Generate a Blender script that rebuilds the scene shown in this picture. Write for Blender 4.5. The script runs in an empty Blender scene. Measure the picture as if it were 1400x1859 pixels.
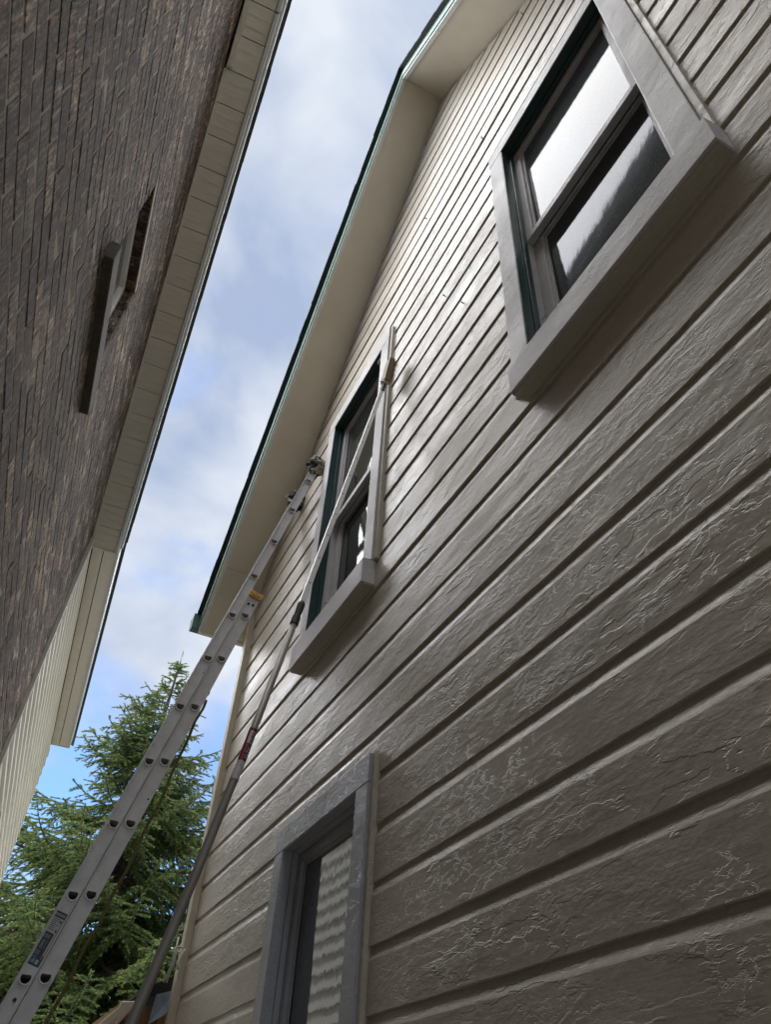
import bpy, math, random
import numpy as np
from mathutils import Vector, Matrix
random.seed(7)
rng = np.random.default_rng(7)
sc = bpy.context.scene
col = sc.collection

# ------------------------------------------------------------------ camera
YAW, PIT, ROL = (math.radians(a) for a in (23.898, 42.609, 3.829))
fwd = Vector((math.sin(YAW)*math.cos(PIT), math.cos(YAW)*math.cos(PIT), math.sin(PIT)))
rt = Vector((math.cos(YAW), -math.sin(YAW), 0)); up = rt.cross(fwd)
R0 = rt*math.cos(ROL)+up*math.sin(ROL); U0 = -rt*math.sin(ROL)+up*math.cos(ROL)
EYE = Vector((0, 0, 1.6))
cam = bpy.data.cameras.new('camera'); cam.sensor_fit = 'VERTICAL'; cam.sensor_height = 24
cam.lens = 1353.13/1859*24; cam.clip_start = .02; cam.clip_end = 3000
camo = bpy.data.objects.new('camera', cam); col.objects.link(camo)
camo.matrix_world = Matrix(((R0.x, U0.x, -fwd.x, EYE.x), (R0.y, U0.y, -fwd.y, EYE.y), (R0.z, U0.z, -fwd.z, EYE.z), (0, 0, 0, 1)))
sc.camera = camo

# ------------------------------------------------------------------ sky, sun, exposure
SUN = Vector((-.30, .30, .90)).normalized()          # direction towards the sun
w = bpy.data.worlds.new('World'); sc.world = w; w.use_nodes = True
nt = w.node_tree; nt.nodes.clear()
def wn(t, **k):
    n = nt.nodes.new(t)
    for a, b in k.items(): setattr(n, a, b)
    return n
sky = wn('ShaderNodeTexSky', sky_type='NISHITA', sun_disc=False)
sky.sun_elevation = math.asin(SUN.z); sky.sun_rotation = math.atan2(SUN.x, SUN.y)
sky.air_density = 1.0; sky.dust_density = .6; sky.ozone_density = 1.0
tc = wn('ShaderNodeTexCoord')
mp = wn('ShaderNodeMapping'); mp.inputs['Scale'].default_value = (1, 1, 1.5); mp.inputs['Location'].default_value = (-3.556, 3.474, 2.488)
nt.links.new(tc.outputs['Generated'], mp.inputs[0])
nz = wn('ShaderNodeTexNoise'); nz.inputs['Scale'].default_value = 2.1; nz.inputs['Detail'].default_value = 7; nz.inputs['Roughness'].default_value = .56; nz.inputs['Distortion'].default_value = .35
nt.links.new(mp.outputs[0], nz.inputs['Vector'])
cr = wn('ShaderNodeValToRGB'); cr.color_ramp.interpolation = 'EASE'
cr.color_ramp.elements[0].position = .345; cr.color_ramp.elements[0].color = (0, 0, 0, 1)
cr.color_ramp.elements[1].position = .55; cr.color_ramp.elements[1].color = (1, 1, 1, 1)
nt.links.new(nz.outputs['Fac'], cr.inputs[0])
nz2 = wn('ShaderNodeTexNoise'); nz2.inputs['Scale'].default_value = 4.2; nz2.inputs['Detail'].default_value = 8; nz2.inputs['Distortion'].default_value = .4
nt.links.new(mp.outputs[0], nz2.inputs['Vector'])
cr2 = wn('ShaderNodeValToRGB')
cr2.color_ramp.elements[0].position = .33; cr2.color_ramp.elements[0].color = (3.2, 3.9, 5.4, 1)
cr2.color_ramp.elements[1].position = .64; cr2.color_ramp.elements[1].color = (6.1, 6.5, 7.1, 1)
nt.links.new(nz2.outputs['Fac'], cr2.inputs[0])
mx = wn('ShaderNodeMix', data_type='RGBA')
gn = wn('ShaderNodeMix', data_type='RGBA', blend_type='MULTIPLY'); gn.inputs['Factor'].default_value = 1; gn.inputs['B'].default_value = (1.1, 1.45, 1.9, 1)
nt.links.new(sky.outputs[0], gn.inputs['A'])
nt.links.new(cr.outputs[0], mx.inputs['Factor']); nt.links.new(gn.outputs['Result'], mx.inputs['A']); nt.links.new(cr2.outputs[0], mx.inputs['B'])
bg = wn('ShaderNodeBackground'); bg.inputs['Strength'].default_value = .05
nt.links.new(mx.outputs['Result'], bg.inputs[0])
wo = wn('ShaderNodeOutputWorld'); nt.links.new(bg.outputs[0], wo.inputs[0])
sl = bpy.data.lights.new('sun', 'SUN'); sl.energy = 5.0; sl.angle = math.radians(100); sl.color = (1, .985, .96)
so = bpy.data.objects.new('sun', sl); col.objects.link(so); so.location = SUN*60
so.rotation_euler = (-SUN).to_track_quat('-Z', 'Y').to_euler()
sc.view_settings.view_transform = 'Standard'; sc.view_settings.look = 'None'
sc.view_settings.exposure = 1.42; sc.view_settings.gamma = 1
sc.render.engine = 'CYCLES'

# ------------------------------------------------------------------ materials
MATS = {}
class NT:
    """small helper round one material's node tree"""
    def __init__(s, name):
        s.m = bpy.data.materials.new(name); s.m.use_nodes = True
        s.t = s.m.node_tree; s.p = s.t.nodes['Principled BSDF']; MATS[name] = s.m
        s.tc = s.n('ShaderNodeTexCoord')
    def n(s, typ, ins=None, **k):
        x = s.t.nodes.new(typ)
        for a, b in k.items(): setattr(x, a, b)
        for a, b in (ins or {}).items():
            if isinstance(b, bpy.types.NodeSocket): s.t.links.new(b, x.inputs[a])
            else: x.inputs[a].default_value = b
        return x
    def map(s, scale, loc=(0, 0, 0), src='Object'):
        return s.n('ShaderNodeMapping', {0: s.tc.outputs[src], 'Scale': scale, 'Location': loc}).outputs[0]
    def noise(s, vec, scale, detail=4, rough=.55, dist=0):
        return s.n('ShaderNodeTexNoise', {'Vector': vec, 'Scale': scale, 'Detail': detail, 'Roughness': rough, 'Distortion': dist}).outputs['Fac']
    def ramp(s, fac, *stops, interp='LINEAR'):
        r = s.n('ShaderNodeValToRGB', {0: fac}); cr = r.color_ramp; cr.interpolation = interp
        while len(cr.elements) < len(stops): cr.elements.new(.5)
        for e, (p, c) in zip(cr.elements, stops):
            e.position = p; e.color = (c, c, c, 1) if not isinstance(c, tuple) else (*c, 1)
        return r.outputs[0]
    def math(s, op, a, b=0.0):
        return s.n('ShaderNodeMath', {0: a, 1: b}, operation=op).outputs[0]
    def mix(s, f, a, b, bt='MIX'):
        x = s.n('ShaderNodeMix', data_type='RGBA', blend_type=bt)
        for k, v in (('Factor', f), ('A', a), ('B', b)):
            if isinstance(v, bpy.types.NodeSocket): s.t.links.new(v, x.inputs[k])
            else: x.inputs[k].default_value = v if not isinstance(v, tuple) else (*v, 1)
        return x.outputs['Result']
    def set(s, **k):
        for a, b in k.items():
            a = {'base': 'Base Color', 'rough': 'Roughness', 'metal': 'Metallic', 'ior': 'IOR', 'normal': 'Normal', 'spec': 'Specular IOR Level', 'coat': 'Coat Weight', 'trans': 'Transmission Weight'}[a]
            if isinstance(b, bpy.types.NodeSocket): s.t.links.new(b, s.p.inputs[a])
            else: s.p.inputs[a].default_value = (*b, 1) if isinstance(b, tuple) else b
        return s
    def bump(s, h, dist=.002, strength=1.0, prev=None):
        ins = {'Height': h, 'Distance': dist, 'Strength': strength}
        if prev: ins['Normal'] = prev
        return s.n('ShaderNodeBump', ins).outputs[0]

def var_attr(q):
    return q.n('ShaderNodeAttribute', attribute_name='var').outputs['Fac']

def old_paint(name, base, dirt, rough=.34, crack=1.0, along=(1, .33, 1)):
    """thick, many times repainted gloss paint: flaked contours, crackle, brush marks"""
    q = NT(name)
    v1 = q.map(along); n1 = q.noise(v1, 4.8, 6, .60, .2)
    step = q.ramp(n1, (.475, 0.), (.486, .45), (.56, .45), (.570, 1.))
    n1b = q.noise(q.map(along, (3.1, 8.2, 1.7)), 10, 5, .62, .2)
    step2 = q.ramp(n1b, (.545, 0.), (.558, 1.))
    mask = q.ramp(q.noise(q.map((1, .5, 1), (5, 1, 9)), 2.6, 3), (.38, .15), (.50, 1.))
    wp = q.n('ShaderNodeTexNoise', {'Vector': q.map((1, .6, 1)), 'Scale': 22, 'Detail': 5, 'Roughness': .7}).outputs['Color']
    wv = q.n('ShaderNodeVectorMath', {0: q.map((1, .34, 1)), 1: q.n('ShaderNodeVectorMath', {0: wp, 'Scale': .055}, operation='SCALE').outputs[0]}, operation='ADD').outputs[0]
    vo = q.n('ShaderNodeTexVoronoi', {'Vector': wv, 'Scale': 42, 'Randomness': 1}, feature='DISTANCE_TO_EDGE').outputs['Distance']
    crk = q.math('MULTIPLY', q.ramp(vo, (0, 0.), (.05, 1.)), 1.0)
    grain = q.noise(q.map((60, 2.2, 60)), 5, 3, .6)
    soft = q.noise(q.map((1, .42, 1)), 38, 5, .62)
    nrm = q.bump(grain, .0005, .5*crack)
    smask = q.ramp(q.noise(q.map((1, .3, 1.6), (7, 3, 2)), 3.4, 4, .6), (.40, .18), (.60, 1.))
    nrm = q.bump(q.math('MULTIPLY', soft, smask), .0034, .8*crack, nrm)
    brk = q.ramp(q.noise(q.map((1, .5, 1), (1, 2, 3)), 30, 3), (.46, 0.), (.56, 1.))
    hmask = q.math('MULTIPLY', q.math('SUBTRACT', 1.0, q.math('MULTIPLY', q.math('SUBTRACT', 1.0, crk), brk)), mask)
    nrm = q.bump(hmask, .0018, .8*crack, nrm)
    mask2 = q.ramp(q.noise(q.map((1, .45, 1), (2, 7, 4)), 3.1, 4), (.44, .04), (.58, 1.))
    nrm = q.bump(q.math('MULTIPLY', q.math('ADD', step, q.math('MULTIPLY', q.math('MULTIPLY', step2, mask), .6)), mask2), .0024, 1.0*crack, nrm)
    drt = q.ramp(q.noise(q.map((1, .4, 1)), 3.2, 6, .65), (.38, 0.), (.72, 1.))
    c = q.mix(drt, base, dirt)
    fine = q.ramp(q.noise(q.map((1, .6, 1)), 120, 2), (.30, .86), (.62, 1.))
    c = q.mix(1.0, c, fine, 'MULTIPLY')
    q.set(base=c, rough=q.ramp(n1, (.3, rough-.08), (.7, rough+.14)), normal=nrm, spec=.5)
    return q.m

old_paint('siding_paint', (.46, .412, .342), (.385, .345, .285), .36, 1.0)
old_paint('trim_paint', (.49, .475, .48), (.42, .41, .415), .5, .5, (.6, .6, .6))
old_paint('trim_blue', (.335, .35, .385), (.29, .30, .325), .38, .6, (.6, .6, .6))
old_paint('green_paint', (.012, .042, .042), (.02, .055, .052), .34, .35, (.6, .6, .6))

def simple(name, base, rough=.6, metal=0., var=.12, scale=8, bump=0., bscale=60, stretch=(1, 1, 1), spec=.5):
    q = NT(name)
    f = q.noise(q.map(stretch), scale, 5, .6)
    k = q.ramp(f, (.3, 1-var), (.7, 1+var))
    q.set(base=q.mix(1., base, k, 'MULTIPLY'), rough=rough, metal=metal, spec=spec)
    if bump: q.set(normal=q.bump(q.noise(q.map(stretch), bscale, 4), bump, .8))
    return q.m
simple('soffit_paint', (.62, .565, .46), .5, var=.07, scale=3, bump=.001, bscale=14)
simple('fascia_paint', (.62, .66, .62), .45, var=.10, scale=20)
simple('drip_green', (.11, .22, .185), .45, var=.22, scale=30)
simple('gutter_green', (.045, .11, .10), .7, var=.3, scale=25)
simple('shingle_dark', (.028, .034, .036), .85, var=.4, scale=40, bump=.003, bscale=220)
simple('gap_shade', (.012, .011, .010), .9)  # near-black colour that stands in for shade in gaps
simple('concrete', (.33, .31, .285), .9, var=.2, scale=6, bump=.003)
simple('inner_wall', (.20, .18, .15), .9)
simple('vinyl_cream', (.72, .685, .60), .42, var=.05, scale=2.5)
simple('vinyl_soffit', (.52, .485, .43), .5, var=.10, scale=7, bump=.0006, bscale=9, stretch=(1, 12, 12))
simple('vinyl_trim', (.50, .46, .40), .5, var=.08)
simple('alu_fascia', (.46, .475, .47), .38, var=.06)
simple('white_vinyl', (.80, .80, .78), .4, var=.05)
simple('sill_stone', (.075, .062, .05), .9, var=.3, scale=40, bump=.003, bscale=140)
simple('black_rubber', (.012, .012, .014), .6)
simple('yellow_plastic', (.55, .27, .02), .5, var=.15, scale=40)
simple('steel_bolt', (.45, .45, .45), .4, .8)
simple('rope_fibre', (.15, .135, .05), .95, var=.35, scale=90, bump=.003, bscale=260)
simple('white_alu', (.70, .70, .70), .35, var=.05)
simple('brush_wood', (.24, .165, .095), .6, var=.3, scale=40, stretch=(1, 1, .2))
simple('bristle', (.42, .39, .26), .85, var=.3, scale=150, stretch=(1, 1, .2))
simple('sticker_red', (.16, .012, .022), .45, var=.6, scale=70)
simple('sticker_silver', (.40, .38, .38), .4, var=.25, scale=90)
simple('sticker_black', (.012, .011, .015), .4)
simple('label_grey', (.36, .37, .36), .5, var=.05)
simple('label_blue', (.04, .15, .27), .5, var=.4, scale=60)
simple('felt_black', (.010, .010, .012), .9, var=.4, scale=14)
simple('flashing_blue', (.065, .095, .12), .5, var=.35, scale=12, bump=.004, bscale=16)
simple('raw_wood', (.23, .125, .045), .75, var=.3, scale=14, stretch=(6, 6, .7))
simple('cream_board', (.50, .44, .34), .5, var=.12, scale=9)
simple('maroon_paint', (.075, .016, .018), .4, var=.3, scale=40)
simple('cable_white', (.52, .51, .48), .5, var=.15)
simple('bark', (.075, .052, .036), .95, var=.4, scale=18, bump=.02, bscale=30, stretch=(1, 1, .3))
simple('slate', (.12, .125, .135), .8, var=.25, scale=3, stretch=(.4, 1, 4), bump=.02, bscale=12)
simple('far_wall', (.42, .40, .36), .8, var=.08)
simple('roof_felt', (.05, .05, .052), .9, var=.3, scale=20, bump=.004, bscale=90)

# weathered aluminium of the ladder: scuffs, stains, extrusion lines
q = NT('ladder_alu')
f = q.noise(q.map((1, 1, 1)), 14, 7, .7)
sp = q.ramp(q.noise(q.map((1, 1, .8)), 60, 6, .7, .8), (.60, 0.), (.70, 1.))
c = q.mix(q.ramp(f, (.34, 0.), (.68, 1.)), (.58, .57, .565), (.46, .45, .45))
c = q.mix(q.math('MULTIPLY', q.math('MULTIPLY', sp, q.ramp(f, (.40, .1), (.62, 1.))), .7), c, (.15, .14, .13))
q.set(base=c, rough=q.ramp(f, (.3, .42), (.7, .58)), metal=.12, normal=q.bump(q.noise(q.map((40, 40, 3)), 8, 3), .0006, .4))
q = NT('pole_tube')
f = q.noise(q.map((1, 1, .25)), 26, 6, .7)
q.set(base=q.mix(q.ramp(f, (.32, 0.), (.7, 1.)), (.235, .22, .195), (.16, .148, .128)), rough=.5, metal=.25, normal=q.bump(f, .0006, .5))
q = NT('wrap_cloth')
f = q.noise(q.map((1, 1, 1), (.3, .2, .9)), 15, 3, .6, .8)
q.set(base=q.mix(q.ramp(f, (.52, 0.), (.58, 1.)), (.014, .012, .014), (.46, .41, .33)), rough=.9, normal=q.bump(q.noise(q.map((1, 1, 1)), 60, 4), .006, 1))

# wire-cut rustic brick: vertical combed face, strong brick-to-brick variation
q = NT('rustic_brick')
va = var_attr(q)
comb = q.noise(q.map((24, 66, 8)), 1.0, 6, .8)
rough_ = q.noise(q.map((1, 1, 1)), 58, 6, .72)
blot = q.noise(q.map((1, 1, 1)), 17, 5, .65)
cb = q.ramp(va, (0, (.050, .033, .025)), (.22, (.100, .063, .044)), (.48, (.145, .092, .060)), (.74, (.105, .082, .062)), (1, (.33, .235, .16)))
cb = q.mix(1., cb, q.ramp(blot, (.28, .45), (.70, 1.5)), 'MULTIPLY')
cb = q.mix(1., cb, q.ramp(comb, (.40, .16), (.50, .8), (.62, 2.3)), 'MULTIPLY')  # combed tone plus groove shade and lit ridges, painted into the colour
grit_shade = q.noise(q.map((60, 60, 34)), 1.0, 5, .75)
cb = q.mix(1., cb, q.ramp(grit_shade, (.38, .30), (.50, .95), (.62, 1.75)), 'MULTIPLY')  # speckle paints dark recesses and light ridges of the rough face
h = q.math('ADD', q.math('MULTIPLY', comb, .9), q.math('MULTIPLY', rough_, .8))
q.set(base=cb, rough=.85, normal=q.bump(h, .016, 1.0), spec=.35)
q = NT('mortar')
f = q.noise(q.map((1, 1, 1)), 60, 4)
q.set(base=q.mix(f, (.23, .19, .145), (.38, .32, .25)), rough=.95, normal=q.bump(f, .004, 1))

# old window glass: wavy, dusty, mirror-like against a dark room
def glass(name, base, wav, dust=.0, rough=.03, ior=2.3):
    q = NT(name)
    wv = q.noise(q.map((1, 3.2, 1.4)), 4.2, 3, .5, .3)
    wv2 = q.noise(q.map((1, 10, 2)), 7, 2, .5)
    spk = q.ramp(q.noise(q.map((1, 1, 1)), 300, 2), (.45, 0.), (.75, 1.))
    nrm = q.bump(q.math('ADD', wv, q.math('MULTIPLY', wv2, .25)), wav, 1.0)
    q.set(base=q.mix(q.math('MULTIPLY', spk, dust), base, (.5, .52, .52)), rough=rough, ior=ior, normal=nrm)
glass('glass_low', (.03, .032, .03), .0004, 0, .03, 2.6)
glass('glass_wavy', (.035, .037, .033), .0004, 0, .03, 1.3)
glass('glass_dusty', (.05, .06, .065), .00032, .22, .05, 1.2)
glass('glass_plain', (.04, .045, .05), .0004)

# spruce needles
q = NT('spruce_needles')
va = var_attr(q)
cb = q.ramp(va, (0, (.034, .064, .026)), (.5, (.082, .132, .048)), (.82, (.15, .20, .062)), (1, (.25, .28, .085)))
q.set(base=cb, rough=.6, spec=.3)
tr = q.n('ShaderNodeBsdfTranslucent', {'Color': cb}); ms = q.n('ShaderNodeMixShader', {0: .42})
q.t.links.new(q.p.outputs[0], ms.inputs[1]); q.t.links.new(tr.outputs[0], ms.inputs[2])
q.t.links.new(ms.outputs[0], q.t.nodes['Material Output'].inputs[0])

# ground: trodden soil and gravel between the houses, grass beyond
q = NT('ground_soil')
f = q.noise(q.map((1, 1, 1)), 1.3, 8, .65); g = q.noise(q.map((1, 1, 1)), 26, 5, .7)
c = q.mix(q.ramp(f, (.45, 0.), (.6, 1.)), (.46, .43, .38), (.15, .165, .08))
q.set(base=q.mix(1., c, q.ramp(g, (.3, .7), (.7, 1.25)), 'MULTIPLY'), rough=.95, normal=q.bump(g, .03, 1))

# ------------------------------------------------------------------ mesh helpers
class MB:
    def __init__(s): s.v = []; s.f = []; s.mi = []; s.var = []
    def quadface(s, idx, mi=0, var=.5): s.f.append(tuple(idx)); s.mi.append(mi); s.var.append(var)
    def hexa(s, p, mi=0, var=.5):
        """8 corners: bottom ring 0-3, top ring 4-7"""
        b = len(s.v); s.v += [tuple(x) for x in p]
        for f in ((0, 3, 2, 1), (4, 5, 6, 7), (0, 1, 5, 4), (1, 2, 6, 5), (2, 3, 7, 6), (3, 0, 4, 7)):
            s.quadface([b+i for i in f], mi, var)
    def box(s, x0, x1, y0, y1, z0, z1, mi=0, var=.5):
        s.hexa([(x0, y0, z0), (x1, y0, z0), (x1, y1, z0), (x0, y1, z0), (x0, y0, z1), (x1, y0, z1), (x1, y1, z1), (x0, y1, z1)], mi, var)
    def obox(s, o, a, b, c, ra, rb, rc, mi=0):
        """box in the frame a,b,c at o with ranges"""
        P = lambda i, j, k: tuple(o+a*i+b*j+c*k)
        s.hexa([P(ra[0], rb[0], rc[0]), P(ra[1], rb[0], rc[0]), P(ra[1], rb[1], rc[0]), P(ra[0], rb[1], rc[0]),
                P(ra[0], rb[0], rc[1]), P(ra[1], rb[0], rc[1]), P(ra[1], rb[1], rc[1]), P(ra[0], rb[1], rc[1])], mi)
    def tube(s, pts, rad, n=10, mi=0, caps=True, shape=None):
        pts = [Vector(p) for p in pts]; rings = []
        if not isinstance(rad, (list, tuple)): rad = [rad]*len(pts)
        ref = None
        for i, p in enumerate(pts):
            d = (pts[min(i+1, len(pts)-1)]-pts[max(i-1, 0)]).normalized()
            if ref is None: ref = Vector((0, 1, 0)) if abs(d.y) < .9 else Vector((1, 0, 0))
            a = (ref-d*ref.dot(d)).normalized(); ref = a; b = d.cross(a); r0 = len(s.v)
            for k in range(n):
                t = 2*math.pi*(k+.5)/n; s.v.append(tuple(p+a*(rad[i]*math.cos(t))+b*(rad[i]*math.sin(t))))
            rings.append(r0)
        for i in range(len(rings)-1):
            for k in range(n):
                k2 = (k+1) % n; s.quadface([rings[i]+k, rings[i]+k2, rings[i+1]+k2, rings[i+1]+k], mi)
        if caps:
            s.quadface([rings[0]+k for k in range(n)][::-1], mi); s.quadface([rings[-1]+k for k in range(n)], mi)
    def build(s, name, mats, parent=None, smooth=False, off=None, bevel=0):
        me = bpy.data.meshes.new(name)
        v = s.v
        if off is None and parent is not None: off = ORIGIN.get(parent.name)
        if off is not None: v = [(a-off[0], b-off[1], c-off[2]) for a, b, c in v]
        me.from_pydata(v, [], s.f)
        if isinstance(mats, str): mats = [mats]
        for m in mats: me.materials.append(MATS[m])
        if len(mats) > 1: me.polygons.foreach_set('material_index', s.mi)
        if smooth: me.polygons.foreach_set('use_smooth', [True]*len(s.f))
        at = me.attributes.new('var', 'FLOAT', 'FACE'); at.data.foreach_set('value', s.var)
        me.update()
        o = bpy.data.objects.new(name, me); col.objects.link(o)
        if parent is not None:
            o.parent = parent; ORIGIN[o.name] = off
        if bevel:
            bv = o.modifiers.new('bevel', 'BEVEL'); bv.width = bevel; bv.segments = 2; bv.limit_method = 'ANGLE'
        return o
ORIGIN = {}
def thing(name, label, cat, loc=(0, 0, 0), group=None, rotz=0, local=False):
    o = bpy.data.objects.new(name, None); o.empty_display_size = .3; col.objects.link(o)
    o.location = loc; o.rotation_euler = (0, 0, rotz); o['label'] = label; o['category'] = cat
    if group: o['group'] = group
    ORIGIN[o.name] = (0, 0, 0) if local else tuple(loc)
    return o
def structure(o): o['kind'] = 'structure'; return o

def blob(c, r, seed, name, mat, parent, sx=(1, 1, 1)):
    m = MB(); U, V = 18, 12; rr = random.Random(seed); ph = [rr.uniform(0, 6.28) for _ in range(8)]
    for i in range(V+1):
        th = math.pi*i/V
        for j in range(U):
            f = 2*math.pi*j/U; d = Vector((math.sin(th)*math.cos(f), math.sin(th)*math.sin(f), math.cos(th)))
            k = 1+.16*math.sin(5*d.x+ph[0])*math.sin(4*d.y+ph[1])+.12*math.sin(9*d.z+ph[2]+3*d.x)+.08*math.sin(13*d.y+ph[3]+5*d.z)+rr.uniform(-.06, .06)
            m.v.append(tuple(Vector(c)+Vector((d.x*sx[0], d.y*sx[1], d.z*sx[2]))*r*k))
    for i in range(V):
        for j in range(U):
            j2 = (j+1) % U; m.quadface((i*U+j, (i+1)*U+j, (i+1)*U+j2, i*U+j2))
    return m.build(name, mat, parent, smooth=False)

# ------------------------------------------------------------------ ground
g = MB(); n = 40; S = 400
for i in range(n+1):
    for j in range(n+1):
        x = (i/n*2-1); y = (j/n*2-1); x = math.copysign(abs(x)**2.2, x)*S; y = math.copysign(abs(y)**2.2, y)*S
        g.v.append((x, y, 0 if max(abs(x), abs(y-4)) < 9 else .12*math.sin(x*.11)*math.sin(y*.09)))
for i in range(n):
    for j in range(n):
        a = i*(n+1)+j; g.quadface([a, a+n+1, a+n+2, a+1])
structure(g.build('ground', 'ground_soil', smooth=True))

# ------------------------------------------------------------------ the painted house on the right
WX = 1.05; APY, APZ, SL = 1.828, 7.95, 1.062; YC0, YC1 = -.955, 4.612
house = thing('wooden_house', 'cream painted wooden house with horizontal drop siding and a gable roof, ladder leaning on it', 'house', (4, APY, 0))
def rake(y): return APZ-SL*abs(y-APY)
EXP = .17744; ZB = 2.6824
# windows: inner Y range, sill top, head underside
WINS = [dict(y0=.458, y1=1.186, zb=3.735, zt=5.47, kind='dusty'), dict(y0=2.532, y1=3.262, zb=3.735, zt=5.482, kind='wavy'), dict(y0=2.402, y1=3.132, zb=.94, zt=2.655, kind='blue')]
CAS = .100
prof = [(.021, 0.), (.002, 0.), (0., .0022), (0., .05), (0., .100), (0., .1365), (.0006, .1395), (.0017, .1435), (.0032, .1485), (.0050, .155), (.0066, .162), (.0076, .170), (.0080, EXP+.004)]
def siding_board(z0, ya, yb, free0, free1, zlo=-9, zhi=99):
    """one board from ya to yb; free ends follow the rake"""
    m = MB(); nseg = max(2, int((yb-ya)/.07)); P = len(prof)
    ph = random.uniform(0, 9); jit = [random.gauss(0, .0007) for _ in range(nseg+1)]
    GAP = random.uniform(.010, .024); dz = random.gauss(0, .0012); dx = random.gauss(0, .0008)
    for i in range(nseg+1):
        for (p, z) in prof:
            zz = min(max(z0+z, zlo), zhi); top = min(zz, APZ-.02); a, b = ya, yb
            if free0: a = max(ya, APY-(APZ-top)/SL+GAP)
            if free1: b = min(yb, APY+(APZ-top)/SL-GAP)
            y = a+(b-a)*i/nseg
            wv = .0011*math.sin(y*2.1+ph)+jit[i]
            edge = 1 if z < .01 else (.6 if .13 < z < .15 else .2)
            m.v.append((WX+p+dx+.0006*math.sin(y*3.3+ph*2), y, zz+dz+wv*edge))
    for i in range(nseg):
        for k in range(P-1):
            a = i*P+k; m.quadface([a, a+1, a+P+1, a+P])
    m.build('siding_board', 'siding_paint', house, smooth=False)
k = -13
while ZB+k*EXP < APZ-.06:
    z0 = ZB+k*EXP; z1 = z0+EXP; a, b = YC0, YC1
    half = (APZ-z0)/SL
    a = max(a, APY-half); b = min(b, APY+half)
    cuts = []
    for W in WINS:
        wl, wh = W['zb']-(.05 if W['kind'] == 'blue' else .13), W['zt']+.096
        if z0 < wh and z1 > wl:
            c0, c1 = W['y0']-CAS*.55, W['y1']+CAS*.55; cuts.append((c0, c1))
            if z1 > wh+.004: siding_board(z0, c0, c1, False, False, zlo=wh)
            if z0 < wl-.004: siding_board(z0, c0, c1, False, False, zhi=wl)
    cuts.sort()
    segs = []; cur = a
    for c0, c1 in cuts:
        segs.append((cur, c0)); cur = c1
    segs.append((cur, b))
    for i, (s0, s1) in enumerate(segs):
        if s1-s0 > .03: siding_board(z0, s0, s1, i == 0, i == len(segs)-1)
    k += 1
# body behind the boards, foundation, corner boards
m = MB(); xb = 1.24
for x in (xb, 7.0):
    m.v += [(x, YC0+.02, .05), (x, YC1-.02, .05), (x, YC1-.02, rake(YC1)), (x, APY, APZ-.02), (x, YC0+.02, rake(YC0))]
m.quadface((0, 1, 2, 3, 4)); m.quadface((9, 8, 7, 6, 5))
for i in range(5):
    j = (i+1) % 5; m.quadface((i, i+5, j+5, j))
m.build('inner_wall', 'inner_wall', house)
m = MB(); m.box(WX+.03, 7.0, YC1-.019, YC1, .3, rake(YC1)+.02); m.build('side_wall', 'siding_paint', house)
m = MB(); m.box(WX+.03, 7.0, YC0, YC0+.019, .3, rake(YC0)+.02); m.build('side_wall', 'siding_paint', house)
m = MB(); m.box(WX+.01, 7.0, YC0+.01, YC1-.01, 0, .372); m.build('foundation', 'concrete', house)
for y0, y1 in ((YC1+.002, YC1+.075), (YC0-.075, YC0-.002)):
    m = MB(); zt = min(rake(y0), rake(y1))-.05; m.box(WX-.035, WX+.012, y0, y1, .36, zt); m.box(WX+.014, WX+.09, y1-.022 if y0 > 0 else y0, y1 if y0 > 0 else y0+.022, .36, zt)
    m.build('corner_board', 'cream_board', house, bevel=.003)

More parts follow.
